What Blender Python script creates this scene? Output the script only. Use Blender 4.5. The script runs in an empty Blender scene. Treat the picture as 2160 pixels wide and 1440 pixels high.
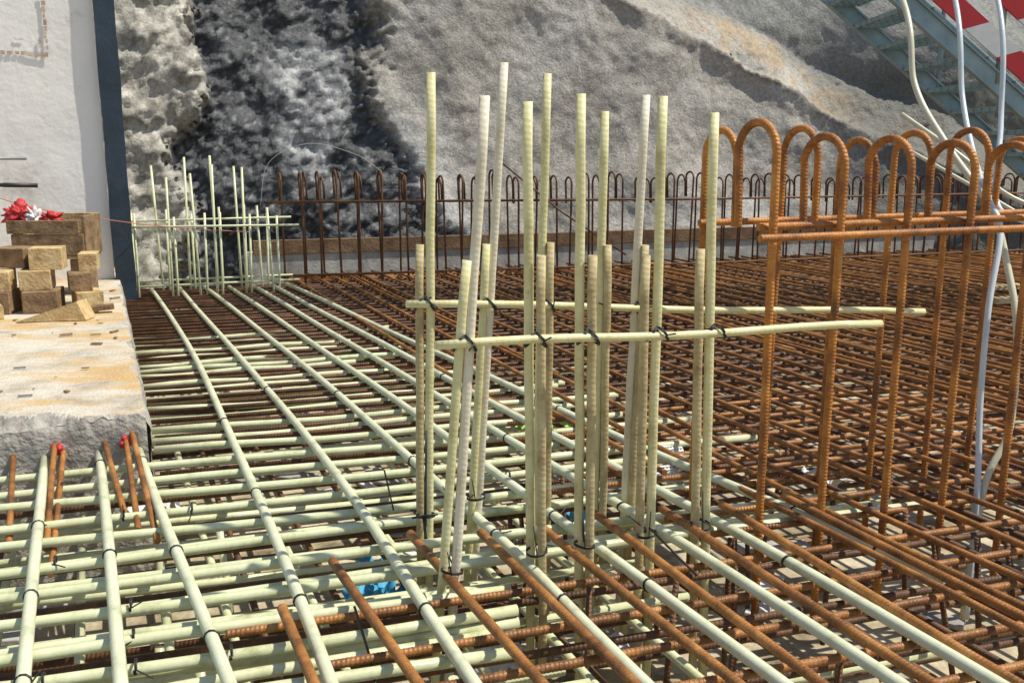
import bpy, math, random
from mathutils import Vector, noise
random.seed(7)
R = random.uniform
scene = bpy.context.scene
COL = scene.collection

# ---------------------------------------------------------------- site axes
T = Vector((0.953, 0.303, 0)); L = Vector((-0.396, 0.918, 0))
def P(a, b, z=0.0):
    v = T * a + L * b
    return Vector((v.x, v.y, z))

# ---------------------------------------------------------------- materials
def mat(name, rough=0.7, metal=0.0):
    m = bpy.data.materials.new(name); m.use_nodes = True
    nt = m.node_tree; b = nt.nodes['Principled BSDF']
    b.inputs['Roughness'].default_value = rough; b.inputs['Metallic'].default_value = metal
    return m, nt, b
def N(nt, t, **k):
    n = nt.nodes.new(t)
    for a, v in k.items():
        if a in n.inputs: n.inputs[a].default_value = v
        else: setattr(n, a, v)
    return n
def ramp(nt, fac, stops):
    r = nt.nodes.new('ShaderNodeValToRGB')
    el = r.color_ramp.elements
    while len(el) < len(stops): el.new(0.5)
    for e, (p, c) in zip(el, stops):
        e.position = p; e.color = (*c, 1)
    nt.links.new(fac, r.inputs[0]); return r
def noisy(name, stops, scale=5, rough=0.8, bump=0.3, bscale=40, detail=6, dist=0.01, metal=0):
    m, nt, b = mat(name, rough, metal)
    tc = N(nt, 'ShaderNodeTexCoord')
    n = N(nt, 'ShaderNodeTexNoise', Scale=scale, Detail=detail, Roughness=0.65)
    nt.links.new(tc.outputs['Object'], n.inputs['Vector'])
    r = ramp(nt, n.outputs[0], stops); nt.links.new(r.outputs[0], b.inputs['Base Color'])
    n2 = N(nt, 'ShaderNodeTexNoise', Scale=bscale, Detail=5)
    nt.links.new(tc.outputs['Object'], n2.inputs['Vector'])
    bp = N(nt, 'ShaderNodeBump', Strength=bump, Distance=dist)
    nt.links.new(n2.outputs[0], bp.inputs['Height']); nt.links.new(bp.outputs[0], b.inputs['Normal'])
    return m
def ribbed(name, stops, scale, pitch, rough, bump, bd=0.002):
    m, nt, b = mat(name, rough)
    tc = N(nt, 'ShaderNodeTexCoord')
    n = N(nt, 'ShaderNodeTexNoise', Scale=scale, Detail=8, Roughness=0.75)
    nt.links.new(tc.outputs['Object'], n.inputs['Vector'])
    r = ramp(nt, n.outputs[0], stops); nt.links.new(r.outputs[0], b.inputs['Base Color'])
    sx = N(nt, 'ShaderNodeSeparateXYZ'); nt.links.new(tc.outputs['UV'], sx.inputs[0])
    m1 = N(nt, 'ShaderNodeMath', operation='MULTIPLY'); m1.inputs[1].default_value = 2*math.pi/pitch
    m2 = N(nt, 'ShaderNodeMath', operation='MULTIPLY'); m2.inputs[1].default_value = 2*math.pi
    ad = N(nt, 'ShaderNodeMath', operation='ADD'); sn = N(nt, 'ShaderNodeMath', operation='SINE')
    nt.links.new(sx.outputs[0], m1.inputs[0]); nt.links.new(sx.outputs[1], m2.inputs[0])
    nt.links.new(m1.outputs[0], ad.inputs[0]); nt.links.new(m2.outputs[0], ad.inputs[1])
    nt.links.new(ad.outputs[0], sn.inputs[0])
    n3 = N(nt, 'ShaderNodeTexNoise', Scale=180, Detail=3); nt.links.new(tc.outputs['Object'], n3.inputs['Vector'])
    ad2 = N(nt, 'ShaderNodeMath', operation='MULTIPLY_ADD'); ad2.inputs[1].default_value=3.0
    nt.links.new(n3.outputs[0], ad2.inputs[0]); nt.links.new(sn.outputs[0], ad2.inputs[2])
    bp = N(nt, 'ShaderNodeBump', Strength=bump, Distance=bd)
    nt.links.new(ad2.outputs[0], bp.inputs['Height']); nt.links.new(bp.outputs[0], b.inputs['Normal'])
    return m

RUST = ribbed('rusty_steel', [(0.30,(0.06,0.026,0.012)),(0.44,(0.21,0.085,0.024)),(0.58,(0.40,0.17,0.042)),(0.76,(0.60,0.34,0.14))], 7, 0.010, 0.45, 0.5, .001)
RUSTF = ribbed('rusty_steel_hooked', [(0.30,(0.08,0.028,0.010)),(0.43,(0.25,0.088,0.018)),(0.56,(0.48,0.185,0.03)),(0.74,(0.63,0.30,0.07))], 6, 0.010, 0.5, 0.5, .001)
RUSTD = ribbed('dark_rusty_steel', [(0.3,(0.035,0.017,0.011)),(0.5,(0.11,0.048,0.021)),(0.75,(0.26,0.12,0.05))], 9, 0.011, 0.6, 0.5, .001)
GF = ribbed('pale_fiberglass', [(0.3,(0.40,0.41,0.27)),(0.46,(0.63,0.65,0.45)),(0.72,(0.76,0.78,0.60))], 9, 0.018, 0.33, 0.16, .0006)
GFX = ribbed('cross_fiberglass', [(0.3,(0.33,0.34,0.17)),(0.46,(0.58,0.60,0.37)),(0.72,(0.72,0.74,0.53))], 9, 0.018, 0.33, 0.16, .0006)
GFY = ribbed('yellow_fiberglass', [(0.28,(0.42,0.37,0.16)),(0.48,(0.66,0.61,0.32)),(0.7,(0.77,0.74,0.46))], 10, 0.014, 0.45, 0.26, .0006)
GFB = ribbed('shaded_fiberglass', [(0.28,(0.23,0.16,0.07)),(0.48,(0.45,0.355,0.18)),(0.7,(0.62,0.54,0.31))], 12, 0.014, 0.6, 0.35, .0006)  # darker brown tone paints shade onto the short posts
GFC = ribbed('cream_fiberglass', [(0.28,(0.52,0.44,0.32)),(0.5,(0.71,0.645,0.49)),(0.7,(0.77,0.74,0.60))], 10, 0.014, 0.45, 0.26, .0006)
BLACK, _, _ = mat('black_wire', 0.5); BLACK.node_tree.nodes['Principled BSDF'].inputs['Base Color'].default_value = (0.015,0.015,0.018,1)
CONC = noisy('slab_concrete', [(0.3,(0.34,0.29,0.22)),(0.5,(0.56,0.51,0.42)),(0.7,(0.66,0.61,0.51))], 6, 0.85, 0.8, 80)
CONCF = noisy('broken_shaded_concrete', [(0.3,(0.19,0.17,0.145)),(0.5,(0.37,0.345,0.305)),(0.7,(0.52,0.49,0.43))], 9, 0.9, 0.8, 50, dist=.015)  # chips and slab sides; the greyer tone paints shade onto the front face
FLOOR = noisy('blinding_concrete', [(0.3,(0.10,0.075,0.05)),(0.45,(0.34,0.28,0.18)),(0.6,(0.58,0.51,0.37)),(0.75,(0.68,0.64,0.52))], 4, 0.9, 0.6, 25, dist=0.02)
WHITE = noisy('painted_plaster', [(0.26,(0.50,0.47,0.43)),(0.40,(0.78,0.77,0.74)),(0.8,(0.85,0.84,0.82))], 2.6, 0.7, 0.6, 22, dist=0.007)
NAVY = noisy('dark_sealing_membrane', [(0.3,(0.012,0.025,0.04)),(0.7,(0.03,0.052,0.08))], 6, 0.5, 0.3, 30)
WOOD = noisy('sawn_timber', [(0.3,(0.28,0.17,0.07)),(0.5,(0.54,0.39,0.19)),(0.75,(0.70,0.55,0.31))], 14, 0.8, 0.6, 60)
WOODD = noisy('weathered_timber', [(0.3,(0.10,0.06,0.03)),(0.5,(0.25,0.155,0.08)),(0.75,(0.38,0.26,0.145))], 14, 0.8, 0.6, 60)
PLANKM = noisy('wet_timber', [(0.3,(0.07,0.042,0.025)),(0.5,(0.17,0.10,0.055)),(0.75,(0.30,0.20,0.12))], 5, 0.8, 0.6, 60)
BEAMC = noisy('kerb_concrete', [(0.32,(0.20,0.19,0.175)),(0.5,(0.40,0.39,0.37)),(0.65,(0.56,0.55,0.52))], 4, 0.85, 0.4, 40)
TEAL = noisy('galvanized_teal_steel', [(0.3,(0.17,0.25,0.28)),(0.7,(0.30,0.40,0.43))], 6, 0.45, 0.1, 30, metal=0.2)
GREYM = noisy('grey_metal', [(0.3,(0.16,0.17,0.17)),(0.7,(0.3,0.31,0.3))], 6, 0.5, 0.1, 30, metal=0.4)
def plain(name, c, rough=0.6):
    return noisy(name, [(0.3, tuple(x*0.82 for x in c)), (0.7, c)], 12, rough, 0.15, 60, dist=0.004)
RED = plain('red_paint', (0.55,0.03,0.035)); WP = plain('white_paint', (0.78,0.78,0.77))
HOSE = plain('clear_plastic_hose', (0.60,0.67,0.71), 0.3); HOSEY = plain('cream_plastic_hose', (0.64,0.61,0.46), 0.35)
BLUE = plain('blue_plastic', (0.05,0.36,0.60)); GREEN = plain('green_plastic', (0.35,0.68,0.14))
ORANGE = plain('orange_cord', (0.50,0.17,0.09)); THIN = plain('thin_white_wire', (0.5,0.5,0.48))

nt = CONC.node_tree; bs = nt.nodes['Principled BSDF']
src = bs.inputs['Base Color'].links[0].from_socket
tc = N(nt,'ShaderNodeTexCoord'); mp = N(nt,'ShaderNodeMapping'); mp.inputs['Scale'].default_value=(0.6,1.8,1)
n = N(nt,'ShaderNodeTexNoise', Scale=1.9, Detail=7, Roughness=0.7); nt.links.new(tc.outputs['Object'],mp.inputs[0]); nt.links.new(mp.outputs[0],n.inputs['Vector'])
r = ramp(nt, n.outputs[0], [(0.46,(0,0,0)),(0.58,(0.85,0.85,0.85))])
mx = N(nt,'ShaderNodeMix', data_type='RGBA'); nt.links.new(r.outputs[0], mx.inputs[0]); nt.links.new(src, mx.inputs[6])
mx.inputs[7].default_value=(0.56,0.35,0.12,1); nt.links.new(mx.outputs[2], bs.inputs['Base Color'])

# ---------------------------------------------------------------- mesh helpers
class Batch:
    def __init__(s): s.v=[]; s.f=[]; s.uv=[]
    def tube(s, pts, r, seg=8, cap=True, square=False):
        pts=[Vector(p) for p in pts]; n=len(pts)
        t0=(pts[1]-pts[0]).normalized()
        ref=Vector((0,0,1)) if abs(t0.z)<0.9 else Vector((1,0,0))
        u=t0.cross(ref).normalized(); d=0; base=len(s.v); ds=[]
        for i,p in enumerate(pts):
            t=(pts[min(i+1,n-1)]-pts[max(i-1,0)]).normalized()
            u=(u-t*u.dot(t)).normalized(); w=t.cross(u)
            if i: d+=(p-pts[i-1]).length
            ds.append(d); rr=r[i] if isinstance(r,(list,tuple)) else r
            for k in range(seg):
                a=2*math.pi*k/seg
                q=rr
                if square: q=rr*min(1.22, 1.0/max(abs(math.cos(a)),abs(math.sin(a))))
                s.v.append(p+(u*math.cos(a)+w*math.sin(a))*q)
        for i in range(n-1):
            for k in range(seg):
                k2=(k+1)%seg; A=base+i*seg
                s.f.append((A+k,A+k2,A+seg+k2,A+seg+k))
                v0=k/seg; v1=(k+1)/seg
                s.uv += [(ds[i],v0),(ds[i],v1),(ds[i+1],v1),(ds[i+1],v0)]
        if cap:
            s.f.append(tuple(base+k for k in range(seg))[::-1]); s.uv+=[(0,0)]*seg
            A=base+(n-1)*seg
            s.f.append(tuple(A+k for k in range(seg))); s.uv+=[(0,0)]*seg
    def box(s, c, ex, ey, ez, slant=None):
        c=Vector(c); b=len(s.v); sl=slant if slant else Vector((0,0,0))
        for sx in (-1,1):
            for sy in (-1,1):
                for sz in (-1,1): s.v.append(c+ex*sx+ey*sy+ez*sz+sl*sz)
        for f in ((0,1,3,2),(4,6,7,5),(0,4,5,1),(2,3,7,6),(0,2,6,4),(1,5,7,3)):
            s.f.append(tuple(b+i for i in f)); s.uv+=[(0,0),(1,0),(1,1),(0,1)]
    def obj(s, name, m, parent=None, smooth=True, bevel=0):
        me=bpy.data.meshes.new(name); me.from_pydata([tuple(v) for v in s.v],[],s.f)
        uvl=me.uv_layers.new(name='UVMap'); 
        flat=[c for p in s.uv for c in p]; uvl.data.foreach_set('uv', flat)
        if smooth:
            me.polygons.foreach_set('use_smooth',[len(f)==4 for f in s.f])
        me.materials.append(m); o=bpy.data.objects.new(name,me); COL.objects.link(o)
        if parent: o.parent=parent
        if bevel:
            b=o.modifiers.new('bevel','BEVEL'); b.width=bevel; b.segments=2
        me.update(); return o
def empty(name):
    o=bpy.data.objects.new(name,None); COL.objects.link(o); o.empty_display_size=0.2; return o
def ribs(pts, step=0.0045):
    out=[];
    for i in range(len(pts)-1):
        a=Vector(pts[i]); b=Vector(pts[i+1]); n=max(1,int((b-a).length/step))
        for k in range(n): out.append(a.lerp(b,k/n))
    out.append(Vector(pts[-1])); return out
def ribtube(B, pts, r, seg=8):
    q=ribs(pts); B.tube(q,[r*(1.055 if (i%2==0) else 0.955) for i in range(len(q))],seg)
def smoothpath(pts, n=8):
    pts=[Vector(p) for p in pts]; out=[]
    e=[pts[0]*2-pts[1]]+pts+[pts[-1]*2-pts[-2]]
    for i in range(1,len(e)-2):
        p0,p1,p2,p3=e[i-1:i+3]
        for k in range(n):
            t=k/n
            out.append(0.5*((2*p1)+(p2-p0)*t+(2*p0-5*p1+4*p2-p3)*t*t+(3*p1-p0-3*p2+p3)*t**3))
    out.append(pts[-1]); return out
def ring(B, c, axis, r, rr=0.0022, turns=2, tail=0.0):
    axis=Vector(axis).normalized(); ref=Vector((0,0,1)) if abs(axis.z)<0.9 else Vector((1,0,0))
    u=axis.cross(ref).normalized(); w=axis.cross(u); pts=[]
    for i in range(turns*10+1):
        a=2*math.pi*i/10
        pts.append(Vector(c)+(u*math.cos(a)+w*math.sin(a))*r+axis*(rr*1.6*(i/10-turns/2)))
    if tail:
        pts.append(pts[-1]+Vector((R(-1,1),R(-1,0),R(-.6,1))).normalized()*tail)
    B.tube(pts, rr, 5)

# ================================================================= GROUND
B=Batch()
B.v=[Vector((-150,-150,-0.5)),Vector((150,-150,-0.5)),Vector((150,150,-0.5)),Vector((-150,150,-0.5))]; B.f=[(0,1,2,3)]; B.uv=[(0,0)]*4
B.obj('ground', FLOOR, smooth=False)

# ================================================================= REBAR MAT
mat_root=empty('rebar_mat')
BG=Batch(); BGL=Batch(); BS=Batch(); BD=Batch(); BN=Batch(); BT=Batch()
def longbar(Bx, ctrl, r, z=0.0, wob=0.01, seg=8):
    pts=[]; ph=R(0,6)
    pp=smoothpath([Vector((a,b,0)) for a,b in ctrl],6)
    for q in pp:
        pts.append(P(q.x+wob*math.sin(q.y*1.7+ph), q.y, z+0.006*math.sin(q.y*2.3+ph)))
    Bx.tube(pts,r,seg); return pts
glong=[ [(-.17,.6),(-.195,1.6),(-.215,2.4),(-.24,3.37)],
        [(-.02,.6),(-.025,1.6),(-.05,2.6),(-.073,3.37)],
        [(.20,.6),(.16,1.6),(.10,2.6),(.063,3.37)],
        [(.30,.6),(.332,1.6),(.368,3.1),(.38,4.9),(.31,7.5)],
        [(.59,.6),(.60,1.6),(.62,2.7),(.595,4.5),(.50,7.5)],
        [(.88,.6),(.886,1.6),(.905,2.5),(.85,4.3),(.69,7.5)],
        [(1.13,.6),(1.13,1.6),(1.11,2.6),(1.02,4.5),(.86,7.5)],
        [(1.34,.6),(1.33,1.6),(1.31,2.6),(1.20,4.5),(1.03,7.5)],
        [(1.54,.6),(1.52,1.6),(1.47,2.6),(1.36,4.5),(1.16,7.5)],
        [(1.78,1.7),(1.74,2.3),(1.66,3.0),(1.52,4.6),(1.29,7.5)] ]
for g in glong:
    pts=longbar(BGL,g,0.0142,0.0,0.006,12)
    for q in pts[2::3]:
        if q.length<5 and R(0,1)<0.6:
            ring(BT,q,L+Vector((R(-.3,.3),0,R(-.3,.3))),0.0160,0.0019,2,0.03 if R(0,1)<.4 else 0)
b=0.9
while b<5.6:
    a0 = -1.6 if b<3.3 else 0.11
    a1 = R(0.6,0.85) if b<2.05 else R(1.7,2.25)
    if b>4.2: a1=R(1.1,1.6)
    sk=R(-.07,.07); z=-0.029+R(-.004,.002)
    n=9; ph=R(0,6)
    BG.tube([P(a0+(a1-a0)*i/n, b+sk*(i/n-.5)+.008*math.sin(i+ph), z+.004*math.sin(i*1.3+ph)) for i in range(n+1)],0.0132,10)
    if R(0,1)<.45:
        sk=R(-.16,.16)
        BG.tube([P(a0+(a1-a0)*i/n, b+.07+sk*(i/n-.5), -0.057+.005*math.sin(i*1.3+ph)) for i in range(n+1)],0.0132,10)
    for g in glong[:7]:
        if b<3.2 and R(0,1)<.25:
            aa=g[1][0]; ring(BT,P(aa+.02,b,z+.01),T,0.0155,.0018,2,R(0,.05))
    b += R(0.125,0.17) if b<3.5 else R(.12,.21)
b=1.2
while b<5:
    a0=-1.4 if b<3.3 else .11
    BG.tube([P(a0,b+R(-.07,.07),-.15+R(-.02,.02)),P(R(1.2,2.0),b+R(-.07,.07),-.16)],0.012,8); b+=R(.22,.36)
for a in [-.3,-.12,.05,.24,.45,.74,.95,1.2]:
    BG.tube([P(a,.8,-.19),P(a+R(-.05,.05),3.3 if a<.1 else 6,-.19)],0.012,8)
for a,e in [(.30,1.99),(.455,2.2),(.675,2.29),(.853,2.26),(1.01,2.22),(1.185,2.28),(1.38,2.27),(1.545,2.235),(1.75,2.24)]:
    s=R(-.02,.05)
    ribtube(BN,[P(a+s+.03,.7,.0),P(a+s*.6+.02,1.4,.002),P(a,e,0.022+R(0,.012))],0.0112,10)
a=1.42
while a<9.8:
    b0=2.6 if a<1.62 else 0.4
    nb=R(-.03,.03)
    near=max(b0,(a-2.2)*0.55)
    longbar(BS,[(a+nb,near),(a+nb*.5,near+1.2),(a,5),(a+R(-.03,.03),8.12)],0.0098,0.0+R(-.004,.004),0.010,8)
    if R(0,1)<.4:
        longbar(BS,[(a+.035,max(near,R(1,5))),(a+.04,5.5),(a+.03,8.0)],0.0098,0.002,0.006,8)
    a+=R(.12,.17)
b=0.55
while b<8.12:
    if b<2.1: a0=R(.15,.45)
    elif b<3.4: a0=R(1.2,1.5)
    elif b<7.2: a0=.12
    else: a0=1.35 if b>7.7 else .2
    a1=min(9.9,2.6+b*1.2) ; sk=R(-.04,.04); n=10
    z=-.025
    BX = BD if (a0<.5 and b>3) else BS
    pts=[P(a0+(a1-a0)*i/n, b+sk*(i/n-.5)+R(-.006,.006), z) for i in range(n+1)]
    if b<2.1: ribtube(BN,[P(a0,b-sk/2,z),P(a0+2.2,b+sk/2,z)],0.0100,8)
    else: BX.tube(pts,0.0098,8)
    b+= R(.14,.18) if b<2.4 else R(.085,.135)
b=0.9
while b<7.6:
    a0=-1.4 if b<3.3 else .12
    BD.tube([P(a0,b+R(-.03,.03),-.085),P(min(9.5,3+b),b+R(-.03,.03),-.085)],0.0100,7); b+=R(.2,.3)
b=0.9
while b<7.6:
    a0=-1.4 if b<3.3 else .12
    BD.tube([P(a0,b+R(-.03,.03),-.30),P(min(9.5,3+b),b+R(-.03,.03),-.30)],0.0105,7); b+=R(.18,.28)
a=-1.3
while a<8:
    top=3.3 if a<.12 else 7.6
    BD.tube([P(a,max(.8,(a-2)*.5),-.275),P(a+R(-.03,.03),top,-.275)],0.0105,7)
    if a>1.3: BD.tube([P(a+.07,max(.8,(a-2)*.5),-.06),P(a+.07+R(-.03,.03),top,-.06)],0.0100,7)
    a+=R(.2,.28)
for (a,z0,a2,b2,z2) in [(-.33,.0,-.30,2.72,-.06),(-.20,.03,-.205,2.68,-.05),(-.175,.0,-.19,2.55,-.07),(-.05,.02,.0,2.8,-.03),(.02,.03,.03,2.72,-.04),(.04,.05,.075,2.62,-.04)]:
    ribtube(BN,[P(a,3.42,z0+.02),P(a2,b2,z2)],0.0090,8)
for i in range(26):
    a=R(.9,2.6); b=R(1.5,3.0); dv=R(-.1,.1)
    BD.tube([P(a,b,-.02),P(a+R(-.05,.05),b+dv,-.48)],0.008,6)
for i in range(6):
    a=R(-.3,.9); b=R(1.5,3.2)
    BG.tube([P(a,b,-.09),P(a+R(-.03,.03),b+R(-.08,.08),-.48)],0.011,8)
BGL.obj('fiberglass_long_bars',GF,mat_root); BG.obj('fiberglass_cross_bars',GFX,mat_root)
BS.obj('steel_bars',RUST,mat_root); BD.obj('dark_steel_bars',RUSTD,mat_root); BN.obj('ribbed_steel_bars',RUST,mat_root)

# ================================================================= FIBREGLASS STARTERS (near)
fs=empty('fiberglass_starter_bars')
BY=Batch(); BB=Batch(); BC=Batch()
def post(Bx,xb,y,xt,zt,r,zb=-.45):
    k=(xt-xb)/zt
    pts=[Vector((xb+k*z, y, z)) for z in [zb+(zt-zb)*i/12 for i in range(13)]]
    pts=[p+Vector((R(-.0014,.0014),R(-.0008,.0008),0)) for p in pts]
    Bx.tube(pts,r,12,square=True)
tall=[(BC,-.135,2.09,-.0575,1.117),(BY,.045,2.19,.035,1.11),(BY,.17,2.25,.158,1.13),(BY,.363,2.34,.361,1.13),(BY,.52,2.40,.497,1.094),
      (BY,-.229,2.47,-.203,1.195),(BC,-.096,2.53,-.021,1.224),(BY,.068,2.57,.092,1.20),(BY,.24,2.60,.248,1.105),(BC,.333,2.65,.362,1.15)]
short=[(BY,-.165,2.085,-.1005,.766),(BB,.074,2.17,.066,.767),(BB,.196,2.235,.19,.76),(BB,.333,2.33,.33,.75),(BB,.49,2.39,.474,.76),
       (BB,-.252,2.465,-.240,.764),(BY,-.115,2.52,-.067,.76),(BB,.10,2.56,.103,.76),(BB,.262,2.59,.262,.75),(BB,.35,2.64,.371,.745)]
for B_,xb,y,xt,zt in tall: post(B_,xb,y,xt,zt,0.0112)
for B_,xb,y,xt,zt in short: post(B_,xb,y,xt,zt,0.0106)
BTi=Batch()
t1=[Vector((-.170,2.045,.582)),Vector((.949,2.400,.565))]; t2=[Vector((-.275,2.435,.612)),Vector((1.29,2.93,.507))]
for t in (t1,t2):
    n=10; BTi.tube([t[0].lerp(t[1],i/n)+Vector((0,0,.004*math.sin(i*.9))) for i in range(n+1)],0.0102,12)
BW=Batch()
for i,(B_,xb,y,xt,zt) in enumerate(tall):
    s=short[i]; tt=t1 if i<5 else t2
    zz=.585 if i<5 else .60
    x=(xb+(xt-xb)/zt*zz + s[1]+(s[3]-s[1])/s[4]*zz)/2
    f=(x-tt[0].x)/(tt[1].x-tt[0].x); c=tt[0].lerp(tt[1],f)
    for o_ in (-.006,.006):
        ax=Vector((0.9*(1 if o_>0 else -1),.3,.75)).normalized()
        ring(BW,c+Vector((o_*2,.012,0)),ax,0.022,0.0020,2,R(.02,.05))
for (x,y,z) in [(-.235,2.44,.03),(-.14,2.07,.04),(.06,2.16,.05),(.18,2.22,.04),(-.1,2.5,.06),(.5,2.37,.03),(.35,2.31,.03)]:
    ring(BW,(x,y,z),(R(-.2,.2),R(-.2,.2),1),0.026,0.0020,2,R(.03,.10))
    BW.tube([(x,y-.03,z),(x+R(-.01,.01),y-.035,z+R(.05,.12))],0.0016,5)
BW.tube([(-.235,2.435,.0),(-.232,2.43,.14),(-.228,2.435,.27)],.003,6)
BW.tube([(-.27,2.42,.03),(-.20,2.41,.045)],.003,6); BW.tube([(-.24,2.42,.04),(-.225,2.40,-.09)],.004,6)
BW.tube([(.35,2.28,.06),(.45,2.15,-.01)],.003,6); BW.tube([(-.36,2.55,.12),(-.33,2.50,.02)],.0025,6)
BW.tube([(-.35,1.95,.01),(-.30,1.82,-.03),(-.27,1.72,-.05)],.003,6)
BY.obj('yellow_bars',GFY,fs); BC.obj('cream_bars',GFC,fs); BB.obj('shaded_bars',GFB,fs); BTi.obj('tie_bars',GFY,fs); BW.obj('wire_ties',BLACK,fs)

# ================================================================= STEEL STARTERS (near canes)
ss=empty('steel_starter_bars'); BN2=Batch(); BN3=Batch()
def cane(a,b,top,zb,dirn,w,short,r,ribd=True,Bx=None,lean=0.0):
    rad=w/2; pts=[P(a-lean,b,zb),P(a,b,top-rad)]
    for i in range(1,12):
        th=math.pi*i/12
        pts.append(P(a,b+dirn*(rad-rad*math.cos(th)),top-rad+rad*math.sin(th)))
    pts.append(P(a+.004,b+dirn*w,top-rad)); pts.append(P(a+.008,b+dirn*w*.98,short))
    if ribd: ribtube(Bx,pts,r,8)
    else: Bx.tube(pts,r,7)
k=0
for a in [1.585,1.79,2.0,2.21,2.42,2.63]:
    cane(a,2.13,[1.075,1.04,1.035,1.025,1.02,1.03][k],-.3,1,.16,.80,0.0112,True,BN2,R(-.01,.02)); k+=1
for a in [1.60,1.86,2.05,2.27,2.46,2.65]:
    cane(a+R(-.02,.02),2.47,1.04+R(-.03,.03),-.3,-1,.14,.80+R(-.02,.03),0.0105,True,BN2,R(-.01,.02))
for b_,z_,a0 in [(2.105,.785,1.53),(2.155,.81,1.56),(2.45,.80,1.58)]:
    ribtube(BN3,[P(a0,b_,z_),P(2.9,b_,z_+.01)],0.0100,8)
BN2.obj('hooked_bars',RUSTF,ss); BN3.obj('tie_bars',RUSTF,ss)

sf=empty('steel_starter_bars'); BF=Batch()
a=1.3
while a<10:
    h=.84-.012*(a-1.3)+R(-.03,.03)
    cane(a,7.62,h,-.3,1,.12,h-.22,0.0088,False,BF,R(-.03,.03))
    if R(0,1)<.85: cane(a+R(.03,.09),7.95,h+R(-.06,.02),-.3,-1,.12,h-.22,0.0088,False,BF,R(-.03,.03))
    a+=R(.13,.19)
for b_,z_ in [(7.6,.62),(7.97,.60),(7.6,.05)]:
    BF.tube([P(1.22,b_,z_),P(5,b_,z_-.03),P(10,b_,z_-.02)],0.0100,7)
BF.tube([P(3.0,7.55,.95),P(3.6,7.6,.5),P(4.2,7.6,.12)],.008,6)
BF.obj('hooked_bars',RUSTD,sf)

ff=empty('fiberglass_starter_bars'); BFF=Batch()
for row,bb in enumerate((7.25,7.55)):
    for i,a in enumerate([.20,.42,.60,.78,.95,1.12]):
        a+=R(-.06,.06)
        BFF.tube([P(a,bb,-.3),P(a+R(-.04,.02),bb,R(.80,.98) if i<5 else .6)],.0088,8)
        BFF.tube([P(a+.035,bb,-.3),P(a+.035+R(-.02,.02),bb,R(.54,.62))],.0088,8)
    BFF.tube([P(.1,bb-.02,.48+row*.02),P(1.35,bb-.02,.47+row*.04)],.008,8)
    BFF.tube([P(.15,bb+.02,.05),P(1.35,bb+.02,.06)],.008,8)
BFF.obj('bars',GFX,ff)
B=Batch(); B.tube(smoothpath([P(1.12,7.5,.6),P(1.2,7.5,.92),P(1.5,7.5,1.06),P(1.85,7.5,.98),P(2.05,7.5,.85)]),.0018,6); B.obj('loose_binding_wire',THIN)
BT.obj('wire_ties',BLACK,mat_root)

# ================================================================= SLAB
def slab():
    me=bpy.data.meshes.new('concrete_slab'); v=[];f=[];mi=[]
    A0,A1,B0,B1=-4.5,.09,3.38,7.9; zt=.126
    na,nb=220,170
    aa=[A1-(A1-A0)*((i/na)**1.8) for i in range(na+1)]
    bb=[B0+(B1-B0)*((j/nb)**1.8) for j in range(nb+1)]
    idx={}; chip={}
    for i,a in enumerate(aa):
        for j,b in enumerate(bb):
            n=noise.fractal(Vector((a*3,b*3,0)),1,2,5); z=zt+n*.005
            ch=max(0,noise.fractal(Vector((a*5,b*1.5,3)),1,2,6)+.10)
            c2=max(0,noise.fractal(Vector((a*2,b*5,9)),1,2,6)-.02)
            df=b-B0; ds=A1-a; cp=0
            if df<.17*ch: cp=min(.03,.004+(.17*ch-df)*.5)
            if ds<.05*c2: cp=max(cp,min(.03,.004+(.05*c2-ds)*.8))
            if cp: cp+=.006*noise.fractal(Vector((a*30,b*30,5)),1,2,3)
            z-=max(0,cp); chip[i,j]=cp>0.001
            idx[i,j]=len(v); v.append(tuple(P(a+.004*noise.noise(Vector((b*9,0,1)))*(i==0),b+(.010*noise.fractal(Vector((a*8,0,1)),1,2,4) if j==0 else 0),z)))
    for i in range(na):
        for j in range(nb):
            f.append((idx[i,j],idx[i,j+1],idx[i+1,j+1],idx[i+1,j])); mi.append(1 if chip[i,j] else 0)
    ntop=len(f); nz=30
    def skirt(keys,nrm):
        prev=[]
        for k in keys: prev.append(len(v)); v.append(v[idx[k]])
        for q in range(1,nz+1):
            cur=[]
            for m_,k in enumerate(keys):
                top=Vector(v[idx[k]]); z=top.z+(-.5-top.z)*(q/nz)**1.3
                o=noise.fractal(Vector((top.x*7,top.y*7,z*9)),1,2,6)*.009
                p=top+nrm*(o+min(.012,.1*q/nz)); cur.append(len(v)); v.append((p.x,p.y,z))
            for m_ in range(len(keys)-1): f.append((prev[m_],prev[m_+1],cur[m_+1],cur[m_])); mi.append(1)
            prev=cur
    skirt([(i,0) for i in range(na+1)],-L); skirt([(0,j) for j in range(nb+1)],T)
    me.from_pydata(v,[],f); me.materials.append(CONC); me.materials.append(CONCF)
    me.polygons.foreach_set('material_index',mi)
    o=bpy.data.objects.new('concrete_slab',me); COL.objects.link(o)
    for p in me.polygons: p.use_smooth=True
    return o
so=slab()
B=Batch()
for a in (-.20,.02):
    for k in range(6):
        c=P(a+R(-.018,.018),3.345+R(-.01,.01),.035+R(-.016,.016)); d=Vector((R(-1,1),R(-1,1),R(-1,1))).normalized()
        B.tube([c-d*.010,c,c+d*.010],[.003,.013,.003],7)
B.obj('red_plugs',RED,so)
B=Batch()
for k in range(110):
    a=R(-1.6,.05); b=R(3.6,6.8); s=R(.004,.016); th=R(0,3)
    ex=Vector((math.cos(th),math.sin(th),0)); ey=Vector((-math.sin(th),math.cos(th),0))
    B.box(P(a,b,.13+s*.2),ex*s*R(.6,2),ey*s*.6,Vector((0,0,s*.25)))
B.obj('wood_chips',WOODD,so,smooth=False)
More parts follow.
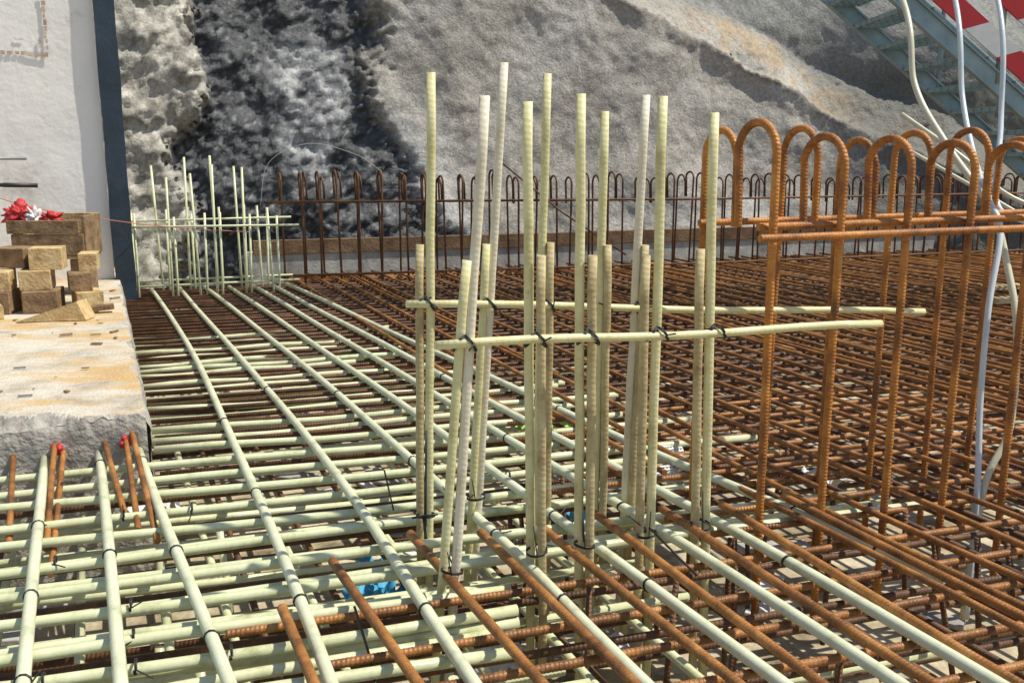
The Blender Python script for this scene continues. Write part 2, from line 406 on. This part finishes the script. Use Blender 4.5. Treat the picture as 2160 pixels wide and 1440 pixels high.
B=Batch()
for k in range(14):
    a=R(-.9,-.02); b=R(3.7,6.2)
    B.box(P(a,b,.134),T*R(.012,.025),L*.004,Vector((0,0,.0025)))
B.obj('dark_slots',GREYM,so,smooth=False)

# ================================================================= WHITE WALL
w=empty('plastered_wall')
def gridwall(name,a0,a1,b,z0,z1,depth,m,amp,nx,nz,parent):
    v=[];f=[]
    for i in range(nx+1):
        for j in range(nz+1):
            a=a0+(a1-a0)*i/nx; z=z0+(z1-z0)*j/nz
            v.append(tuple(P(a,b+amp*noise.fractal(Vector((a*1.6,z*1.6,1)),1,2,5),z)))
    for i in range(nx):
        for j in range(nz):
            k=i*(nz+1)+j; f.append((k,k+nz+1,k+nz+2,k+1))
    o=len(v)
    me=bpy.data.meshes.new(name)
    c=[P(a1,b,z0),P(a1,b,z1),P(a1,b+depth,z1),P(a1,b+depth,z0),P(a0,b+depth,z1),P(a0,b+depth,z0),P(a0,b,z1)]
    v+= [tuple(x) for x in c]; f+=[(o,o+3,o+2,o+1),(o+3,o+5,o+4,o+2),(o+1,o+2,o+4,o+6)]
    me.from_pydata(v,[],f); me.materials.append(m)
    for p in me.polygons: p.use_smooth = p.index < nx*nz
    ob=bpy.data.objects.new(name,me); COL.objects.link(ob); ob.parent=parent; return ob
gridwall('wall_face',-5,.06,7.17,.1,4.2,.5,WHITE,.010,160,130,w)
B=Batch()
for a,z,sa,sz in [(-.60,1.82,.010,.19),(-.24,1.83,.010,.18),(-.42,1.63,.19,.012),(-.40,1.72,.03,.004),(-.28,1.70,.008,.03)]:
    for k in range(9):
        t=(k-4)/4.5
        if sa>sz: B.box(P(a+t*sa,7.158,z+R(-.006,.006)),T*sa*.11*R(.6,1.05),L*.0025,Vector((0,0,sz*R(.5,1.2))))
        else: B.box(P(a+R(-.004,.004),7.158,z+t*sz),T*sa*R(.5,1.2),L*.0025,Vector((0,0,sz*.11*R(.6,1.05))))
B.obj('rust_marks',noisy('rust_stain',[(.4,(.38,.26,.19)),(.6,(.62,.54,.48))],14),w,smooth=False)
B=Batch(); n=60
for i in range(n+1):
    z=-.05+4.3*i/n; la=.062+.007*noise.noise(Vector((z*3,0,0))); ra=.194+.008*noise.noise(Vector((z*3,5,0))); bb_=7.11+.006*noise.noise(Vector((z*4,9,0)))
    B.v+=[P(la,bb_,z),P(ra,bb_,z),P(ra,7.2,z),P(la,7.2,z)]
for i in range(n):
    for k in range(4): k2=(k+1)%4; B.f.append((i*4+k,i*4+k2,i*4+4+k2,i*4+4+k)); B.uv+=[(0,0)]*4
B.obj('dark_edge_strip',NAVY,w,smooth=False)
B=Batch()
B.tube([P(-1.6,7.08,.96),P(-.42,7.08,.955)],.009,8); B.tube([P(-1.6,7.10,1.35),P(-.75,7.10,1.345)],.006,6)
B.obj('wall_rail',GREYM,w)
tl=Batch(); tl.tube([P(-.9,6.9,.80),P(-.62,6.9,.79),P(-.55,6.9,.79),P(-.36,6.9,.785)],[.006,.007,.015,.014],8); tl.obj('tool_handle',BLACK)
B=Batch(); B.tube(smoothpath([P(-.72,6.9,.80),P(-.6,6.8,.72),P(-.3,6.9,.62),P(.1,7.0,.54),P(.5,7.2,.47),P(1.0,7.3,.42)]),.0032,6); B.obj('orange_cord',ORANGE)

# ================================================================= TIMBER BLOCKS, CRATE
tb=empty('timber_block_pile'); 
def block(par,c,sx,sy,sz,rot,m=WOOD,name='block',tilt=0):
    B=Batch(); ex=Vector((math.cos(rot),math.sin(rot),0)); ey=Vector((-math.sin(rot),math.cos(rot),0)); ez=Vector((0,0,1))
    if tilt:
        ex2=ex*math.cos(tilt)+ez*math.sin(tilt); ez=ez*math.cos(tilt)-ex*math.sin(tilt); ex=ex2
    B.box(c,ex*sx/2,ey*sy/2,ez*sz/2); return B.obj(name,m,par,smooth=False,bevel=.004)
z0=.128
for (x,y,z,sx,sy,sz,r,m) in [
 (-2.62,5.25,.06,.18,.22,.12,.3,WOODD),(-2.84,5.20,.06,.17,.2,.12,.1,WOODD),(-2.42,5.35,.05,.14,.2,.10,.5,WOOD),(-2.98,5.0,.05,.16,.2,.10,.2,WOODD),
 (-2.86,5.20,.175,.19,.2,.11,.35,WOOD),(-2.66,5.28,.175,.16,.2,.11,.25,WOOD),(-2.47,5.38,.15,.12,.2,.10,.4,WOODD),
 (-2.80,5.35,.29,.20,.16,.11,-.1,WOODD),(-2.60,5.30,.29,.17,.16,.12,.3,WOOD),(-2.46,5.5,.25,.1,.16,.1,.3,WOOD),(-3.05,5.3,.2,.2,.25,.4,.2,WOODD),
 (-2.95,4.85,.13,.10,.22,.06,.8,WOODD),(-2.78,4.98,.035,.12,.12,.07,.6,WOOD)]:
    block(tb,(x,y,z0+z),sx,sy,sz,r+R(-.08,.08),m)
B=Batch(); c=Vector((-2.42,4.95,z0))
pr=[(-.17,0,0),(.17,0,0),(.13,0,.10)]
B.v=[c+Vector((x,-.05+x*.2,z)) for x,_,z in pr]+[c+Vector((x,.07+x*.2,z)) for x,_,z in pr]
B.f=[(0,1,2),(5,4,3),(0,3,4,1),(1,4,5,2),(2,5,3,0)]; B.uv=[(0,0)]*18; B.obj('wedge',WOOD,tb,smooth=False)
block(tb,(-2.35,5.15,z0+.02),.3,.05,.03,.4,WOODD,'batten',.08)
block(tb,(-2.9,4.72,z0+.015),.34,.07,.03,.7,WOOD,'batten')
cr=empty('wooden_crate')
cx,cy,cz=-2.86,5.98,.36
for i in range(2):
    block(cr,(cx-.15+.3*i,cy,z0+.11),.09,.25,.215,.15,WOODD,'support')
block(cr,(cx,cy,cz),.42,.34,.02,.12,WOOD,'base')
block(cr,(cx+.02,cy-.17,cz+.08),.42,.02,.13,.12,WOODD,'front_board'); block(cr,(cx+.0,cy-.175,cz+.19),.42,.02,.08,.12,WOODD,'front_board')
block(cr,(cx-.02,cy+.17,cz+.13),.42,.02,.25,.12,WOOD,'back_board')
block(cr,(cx-.21,cy,cz+.13),.02,.32,.25,.12,WOOD,'side_board'); block(cr,(cx+.21,cy+.02,cz+.13),.02,.32,.25,.12,WOODD,'side_board')
def crumple(name,c,s,m,seed):
    n=14; v=[]
    me=bpy.data.meshes.new(name); f=[]
    for i in range(n+1):
        for j in range(n+1):
            x=(i/n-.5)*s[0]; y=(j/n-.5)*s[1]
            z=s[2]*noise.fractal(Vector((x*14,y*14,seed)),1,2,4)
            v.append((c[0]+x+.02*noise.noise(Vector((y*20,seed,0))),c[1]+y,c[2]+z))
    for i in range(n):
        for j in range(n): k=i*(n+1)+j; f.append((k,k+n+1,k+n+2,k+1))
    me.from_pydata(v,[],f); me.materials.append(m)
    for p in me.polygons: p.use_smooth=True
    o=bpy.data.objects.new(name,me); COL.objects.link(o); return o
def lump(name,c,s,m,seed):
    n=28; v=[];f=[]
    for i in range(n+1):
        th=math.pi*i/n
        for j in range(n):
            ph=2*math.pi*j/n; d_=Vector((math.sin(th)*math.cos(ph),math.sin(th)*math.sin(ph),math.cos(th)))
            rr=1+.9*noise.fractal(d_*2.6+Vector((seed,0,0)),1,2,4)
            v.append((c[0]+d_.x*s[0]*rr,c[1]+d_.y*s[1]*rr,c[2]+d_.z*s[2]*rr))
    for i in range(n):
        for j in range(n): f.append((i*n+j,i*n+(j+1)%n,(i+1)*n+(j+1)%n,(i+1)*n+j))
    me=bpy.data.meshes.new(name); me.from_pydata(v,[],f); me.materials.append(m)
    for p in me.polygons: p.use_smooth=True
    o=bpy.data.objects.new(name,me); COL.objects.link(o)
lump('red_work_gloves',(-3.04,5.88,.62),(.075,.07,.055),RED,2); lump('red_work_gloves',(-2.84,5.88,.60),(.05,.06,.03),RED,5)
lump('white_cloth',(-2.95,5.88,.60),(.045,.05,.05),WP,8)

for i in range(90):
    a=R(-.8,3.4); b=R(1.3,5.2)
    m=random.choice([WOOD,WOOD,WOODD,WP,BEAMC,BEAMC])
    p=P(a,b,-.485+R(0,.01))
    o=block(None,p,R(.06,.35),R(.03,.1),R(.01,.02),R(0,3),m,'wood_offcut' if m in (WOOD,WOODD) else 'rubble_piece')
for p,s,m,n in [((-.44,2.83,-.33),(.16,.3),BLUE,'blue_bag'),((-.36,2.60,-.30),(.14,.16),BLUE,'blue_bag'),((.20,3.0,-.2),(.10,.10),BLUE,'blue_bag'),
              ((.14,3.8,-.14),(.22,.16),GREEN,'green_bag'),((-.75,4.6,-.14),(.22,.2),GREEN,'green_bag'),((.3,2.5,-.42),(.2,.12),WP,'plastic_sheet'),
              ((-1.2,3.0,-.15),(.16,.12),WP,'plastic_sheet'),((-.05,2.5,-.43),(.2,.2),WP,'plastic_sheet'),((1.1,3.2,-.15),(.14,.10),WP,'plastic_sheet'),((1.9,3.7,-.15),(.16,.10),WP,'plastic_sheet')]:
    crumple(n,p,(s[0],s[1],.08),m,p[0]*9)
def spacer(c,rot,tilt):
    B=Batch(); ex=Vector((math.cos(rot),math.sin(rot),0)); ey=Vector((-math.sin(rot)*math.cos(tilt),math.cos(rot)*math.cos(tilt),math.sin(tilt))); ez=ex.cross(ey)
    for i in range(9): B.box(Vector(c)+ex*(i-4)*.012,ex*.003,ey*.05,ez*.0015)
    for i in range(9): B.box(Vector(c)+ey*(i-4)*.012+ez*.0025,ex*.05,ey*.003,ez*.0015)
    B.obj('perforated_spacer',WP,smooth=False)
for c,r,t in [((.50,2.95,-.05),.2,.7),((.57,3.2,-.06),.4,.8),((.05,1.75,-.14),.3,.4)]: spacer(c,r,t)
B=Batch(); B.box(P(6.3,5.0,.03),T*.9,L*.06,Vector((0,0,.015))); B.box(P(6.6,5.5,.03),T*.7,L*.05,Vector((0,0,.015))); B.obj('timber_plank',WOOD,smooth=False)

# ================================================================= KERB BEAM with plank
kb=empty('concrete_kerb')
B=Batch(); B.box(P(6.0,8.28,-.12),T*4.9,L*.08,Vector((0,0,.29))); B.obj('kerb',BEAMC,kb,smooth=False,bevel=.01)
B=Batch(); 
for a0,a1 in [(1.15,4.1),(4.12,7.3),(7.32,10.8)]:
    B.box(P((a0+a1)/2,8.21,.225+R(-.012,.012)),T*((a1-a0)/2),L*.025,Vector((0,0,.06)))
B.obj('plank',PLANKM,kb,smooth=False,bevel=.004)

# ================================================================= ROCK FACE
def sstep(e0,e1,x):
    t=max(0,min(1,(x-e0)/(e1-e0))); return t*t*(3-2*t)
def mixc(c1,c2,t): return tuple(c1[i]*(1-t)+c2[i]*t for i in range(3))
def rock():
    v=[];f=[];col=[]
    st_=.025
    As=[-.6+i*st_ for i in range(int(11.5/st_))]
    while As[-1]<15: As.append(As[-1]+.08)
    Hs=[-.3+j*st_ for j in range(int(3.2/st_))]
    h=Hs[-1]
    while h<7: h+=.15; Hs.append(h)
    nh=len(Hs)
    F=noise.fractal
    for a in As:
        for h in Hs:
            q=Vector((a,h,0))
            w1=F(q*1.1,1,2,4); 
            lo=F(q*.6+Vector((9,0,0)),1,2,3)
            s=Vector((a*.9+h*.4,h*1.3-a*.5,2))
            fr=F(s*3.0,1,2,5); fi=F(s*14,1,2,4); cr_=abs(F(s*2.0,1,2,3)); fj=F(q*22,1,2,3)
            crag=1-sstep(.62,.80,a-.10*h+w1*.24+fi*.06+.06)
            dr_r=2.45+max(0,(1.5-h))*.42+w1*.30+fi*.10
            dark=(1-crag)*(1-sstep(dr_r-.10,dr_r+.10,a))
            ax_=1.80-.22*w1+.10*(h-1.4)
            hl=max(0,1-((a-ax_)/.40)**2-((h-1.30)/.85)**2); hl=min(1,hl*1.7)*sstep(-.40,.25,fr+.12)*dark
            line=2.45-(a-5.06)*.5+w1*.12+fi*.03
            up=sstep(0,.10,h-line)*sstep(4.2,5.2,a)
            bw=.45+.35*w1+.2*fr
            band=up*(1-sstep(bw,bw+.35,h-line))
            b=8.62+.22*h+lo*.18
            b-=crag*(.35+.22*(1-h/3)); b-=crag*(.09*fr+.08*cr_)
            b+=dark*(.12-.08*cr_+.06*fr); b-=hl*.06
            sh=(1-crag)*(1-dark)
            b+=sh*(F(q*10,1,2,3)*.012+.06*w1)
            b+=up*min(.55,.05+(h-line)*.7); b-=sstep(-.20,0,h-line)*(1-up)*sstep(4.2,5.2,a)*.05
            b-=sstep(7.2,9,a)*(.9)*(1-sstep(2,4,h))
            b+= (dark*.032+crag*.030)*fi+(dark+crag)*.012*fj
            if h>5.5: b+=(h-5.5)*12
            z=h if h<5.5 else 5.5+(h-5.5)*.1
            v.append(tuple(P(a,b,z)))
            n1=max(0,min(1,.5+.5*F(q*5,1,2,4)))
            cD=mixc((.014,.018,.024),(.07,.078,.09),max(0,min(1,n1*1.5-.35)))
            cD=mixc(cD,(.36,.37,.385),sstep(.16,.46,fi*.6+fj*.5)*.7)  # pale flecks are glints painted into the dark rock colour
            cH=mixc((.20,.21,.23),(.60,.61,.62),max(0,min(1,n1+fi*.7+fj*.3)))  # tones of the highlight patch painted on the dark rock
            cS=mixc((.28,.262,.235),(.40,.38,.345),n1)
            cS=mixc(cS,(.48,.465,.44),.7*sstep(.0,.5,w1))
            cS=mixc(cS,(.58,.58,.58),.8*(1-sstep(.0,.7,a-dr_r))*(1-sstep(.7,1.9,h)))
            cC=mixc((.20,.19,.165),(.56,.54,.49),max(0,min(1,n1+.7*fi+.3*fj)))
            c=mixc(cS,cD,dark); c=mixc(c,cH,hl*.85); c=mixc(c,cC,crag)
            c=mixc(c,(.38,.28,.17),band*.75*sstep(5.3,6.4,a)*sstep(-.4,.2,fr)); c=mixc(c,(.19,.20,.20),(up-band)*.75 if up>band else 0)
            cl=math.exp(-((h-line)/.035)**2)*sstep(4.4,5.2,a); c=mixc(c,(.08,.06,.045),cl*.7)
            rt=sstep(7.0,8.0,a+.3*w1)*(1-sstep(1.7,2.3,h)); c=mixc(c,(.075,.08,.07),rt*.85)  # shade below the stair, painted into the rock colour
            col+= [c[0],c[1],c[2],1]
    for i in range(len(As)-1):
        for j in range(nh-1):
            k=i*nh+j; f.append((k,k+nh,k+nh+1,k+1))
    me=bpy.data.meshes.new('rock_face'); me.from_pydata(v,[],f)
    ca=me.color_attributes.new('rockcol','FLOAT_COLOR','POINT'); ca.data.foreach_set('color',col)
    m,nt,b=mat('rock_and_shotcrete',.6)
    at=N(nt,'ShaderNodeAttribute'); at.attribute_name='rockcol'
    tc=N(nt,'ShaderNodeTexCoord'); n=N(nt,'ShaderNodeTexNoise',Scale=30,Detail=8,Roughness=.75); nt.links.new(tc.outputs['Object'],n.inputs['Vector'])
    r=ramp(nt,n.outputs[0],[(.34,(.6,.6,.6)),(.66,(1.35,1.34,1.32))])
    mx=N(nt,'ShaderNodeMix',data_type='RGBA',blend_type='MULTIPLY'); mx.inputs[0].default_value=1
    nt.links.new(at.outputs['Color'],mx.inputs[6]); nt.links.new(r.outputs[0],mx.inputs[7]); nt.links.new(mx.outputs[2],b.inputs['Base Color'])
    rr=ramp(nt,at.outputs['Fac'],[(0.04,(.30,.30,.30)),(.22,(.75,.75,.75))]); nt.links.new(rr.outputs[0],b.inputs['Roughness'])
    n2=N(nt,'ShaderNodeTexNoise',Scale=38,Detail=7,Roughness=.68); nt.links.new(tc.outputs['Object'],n2.inputs['Vector'])
    bp=N(nt,'ShaderNodeBump',Strength=.7,Distance=.022); nt.links.new(n2.outputs[0],bp.inputs['Height']); nt.links.new(bp.outputs[0],b.inputs['Normal'])
    me.materials.append(m)
    for p in me.polygons: p.use_smooth=True
    o=bpy.data.objects.new('rock_face',me); COL.objects.link(o)
rock()

# ================================================================= STAIR with barrier boards
st=empty('site_stair')
B=Batch(); d=Vector((1.1,0,-.88)).normalized(); nrm=Vector((.88,0,1.1)).normalized(); Y=Vector((0,1,0))
p0=Vector((2.34,0,1.98)); s0,s1=-2.6,3.0
for y in (6.15,7.0):
    c=p0+d*((s0+s1)/2)+Y*y; half=(s1-s0)/2
    B.box(c+nrm*.0,d*half,Y*.006,nrm*.045); B.box(c+nrm*.05,d*half,Y*.025,nrm*.005); B.box(c-nrm*.05,d*half,Y*.025,nrm*.005)
B.obj('stringers',TEAL,st,smooth=False)
B=Batch(); s=s0
while s<s1:
    c=p0+d*s+Y*6.575
    for q in range(5): B.box(c+Vector((-.10+.05*q,0,.02)),Vector((.006,0,0)),Y*.41,Vector((0,0,.014)))
    for q in range(8): B.box(c+Vector((0,-.38+.11*q,.02)),Vector((.11,0,0)),Y*.004,Vector((0,0,.011)))
    s+=.235
B.obj('treads',TEAL,st,smooth=False)
B=Batch()
for y in (6.15,7.0):
    for h in (.5,1.0):
        B.tube([p0+d*s0+Y*y+Vector((0,0,h)),p0+d*s1+Y*y+Vector((0,0,h))],.018,8)
    s=s0+.2
    while s<s1:
        c=p0+d*s+Y*y; B.tube([c,c+Vector((0,0,1.0))],.018,8); s+=1.1
B.obj('handrails',TEAL,st)
BRd=Batch(); BWh=Batch(); 
for off,ph in ((.155,-.10),(.40,.12)):
    s=s0+ph; i=0
    while s<s1:
        (BRd if i%2 else BWh).box(p0+d*(s+.135)+Y*6.11+nrm*off,d*.135,Y*.01,nrm*.062,d*.045); s+=.2705; i+=1
BRd.obj('red_stripes',RED,st,smooth=False); BWh.obj('white_boards',WP,st,smooth=False)

# ================================================================= HOSES
def hose(pts,r,m): 
    B=Batch(); B.tube(smoothpath(pts,10),r,10); return B.obj('plastic_hose',m)
hose([(1.7,6.0,2.9),(1.5,4.6,2.2),(1.41,3.6,1.54),(1.398,3.4,1.226),(1.442,3.2,1.016),(1.503,3.0,.825),(1.52,2.9,.658),(1.517,2.8,.469),(1.5,2.75,.188),(1.414,2.7,.011),(1.38,2.68,-.4)],.0105,HOSEY)
hose([(2.2,6.0,2.9),(1.85,4.6,2.2),(1.601,3.6,1.538),(1.565,3.4,1.194),(1.531,3.2,.985),(1.493,3.0,.854),(1.489,2.9,.759),(1.425,2.8,.541),(1.403,2.75,.262),(1.39,2.69,0),(1.39,2.68,-.4)],.0092,HOSE)
hose([(2.4,6.0,2.9),(2.0,4.6,2.2),(1.755,3.6,1.538),(1.708,3.4,1.114),(1.617,3.2,.845),(1.66,3.1,.78),(1.82,3.05,.74),(2.1,3.1,.6),(2.3,3.2,.0)],.0092,HOSE)
hose([(1.80,4.5,1.17),(2.0,4.3,.98),(2.2,4.2,.80),(2.5,4.1,.70),(2.8,4.1,.6)],.010,HOSEY)
hose([(1.9,4.6,1.0),(2.1,4.4,.85),(2.35,4.2,.68),(2.7,4.2,.62)],.009,HOSEY)

# ================================================================= LIGHT, WORLD, CAMERA
S=Vector((.50,-.03,.82)).normalized()
sd=bpy.data.lights.new('sun','SUN'); sd.energy=5.0; sd.angle=math.radians(.5); sd.color=(1,.94,.80)
so_=bpy.data.objects.new('sun',sd); COL.objects.link(so_); so_.rotation_euler=S.to_track_quat('Z','Y').to_euler()
W=bpy.data.worlds.new('World'); scene.world=W; W.use_nodes=True; nt=W.node_tree
sk=nt.nodes.new('ShaderNodeTexSky'); sk.sky_type='NISHITA'; sk.sun_disc=False
sk.sun_elevation=math.asin(S.z); sk.sun_rotation=math.atan2(S.x,S.y)
nt.links.new(sk.outputs[0],nt.nodes['Background'].inputs[0]); nt.nodes['Background'].inputs[1].default_value=.13
cd=bpy.data.cameras.new('camera'); cam=bpy.data.objects.new('camera',cd); COL.objects.link(cam)
cam.location=(0,0,1.0); cam.rotation_euler=(math.radians(90-11.31),0,0); cd.lens=36*2000/2160; cd.sensor_width=36; cd.clip_end=500; cd.clip_start=.05
scene.camera=cam
scene.view_settings.view_transform='Standard'; scene.view_settings.look='None'; scene.view_settings.exposure=0
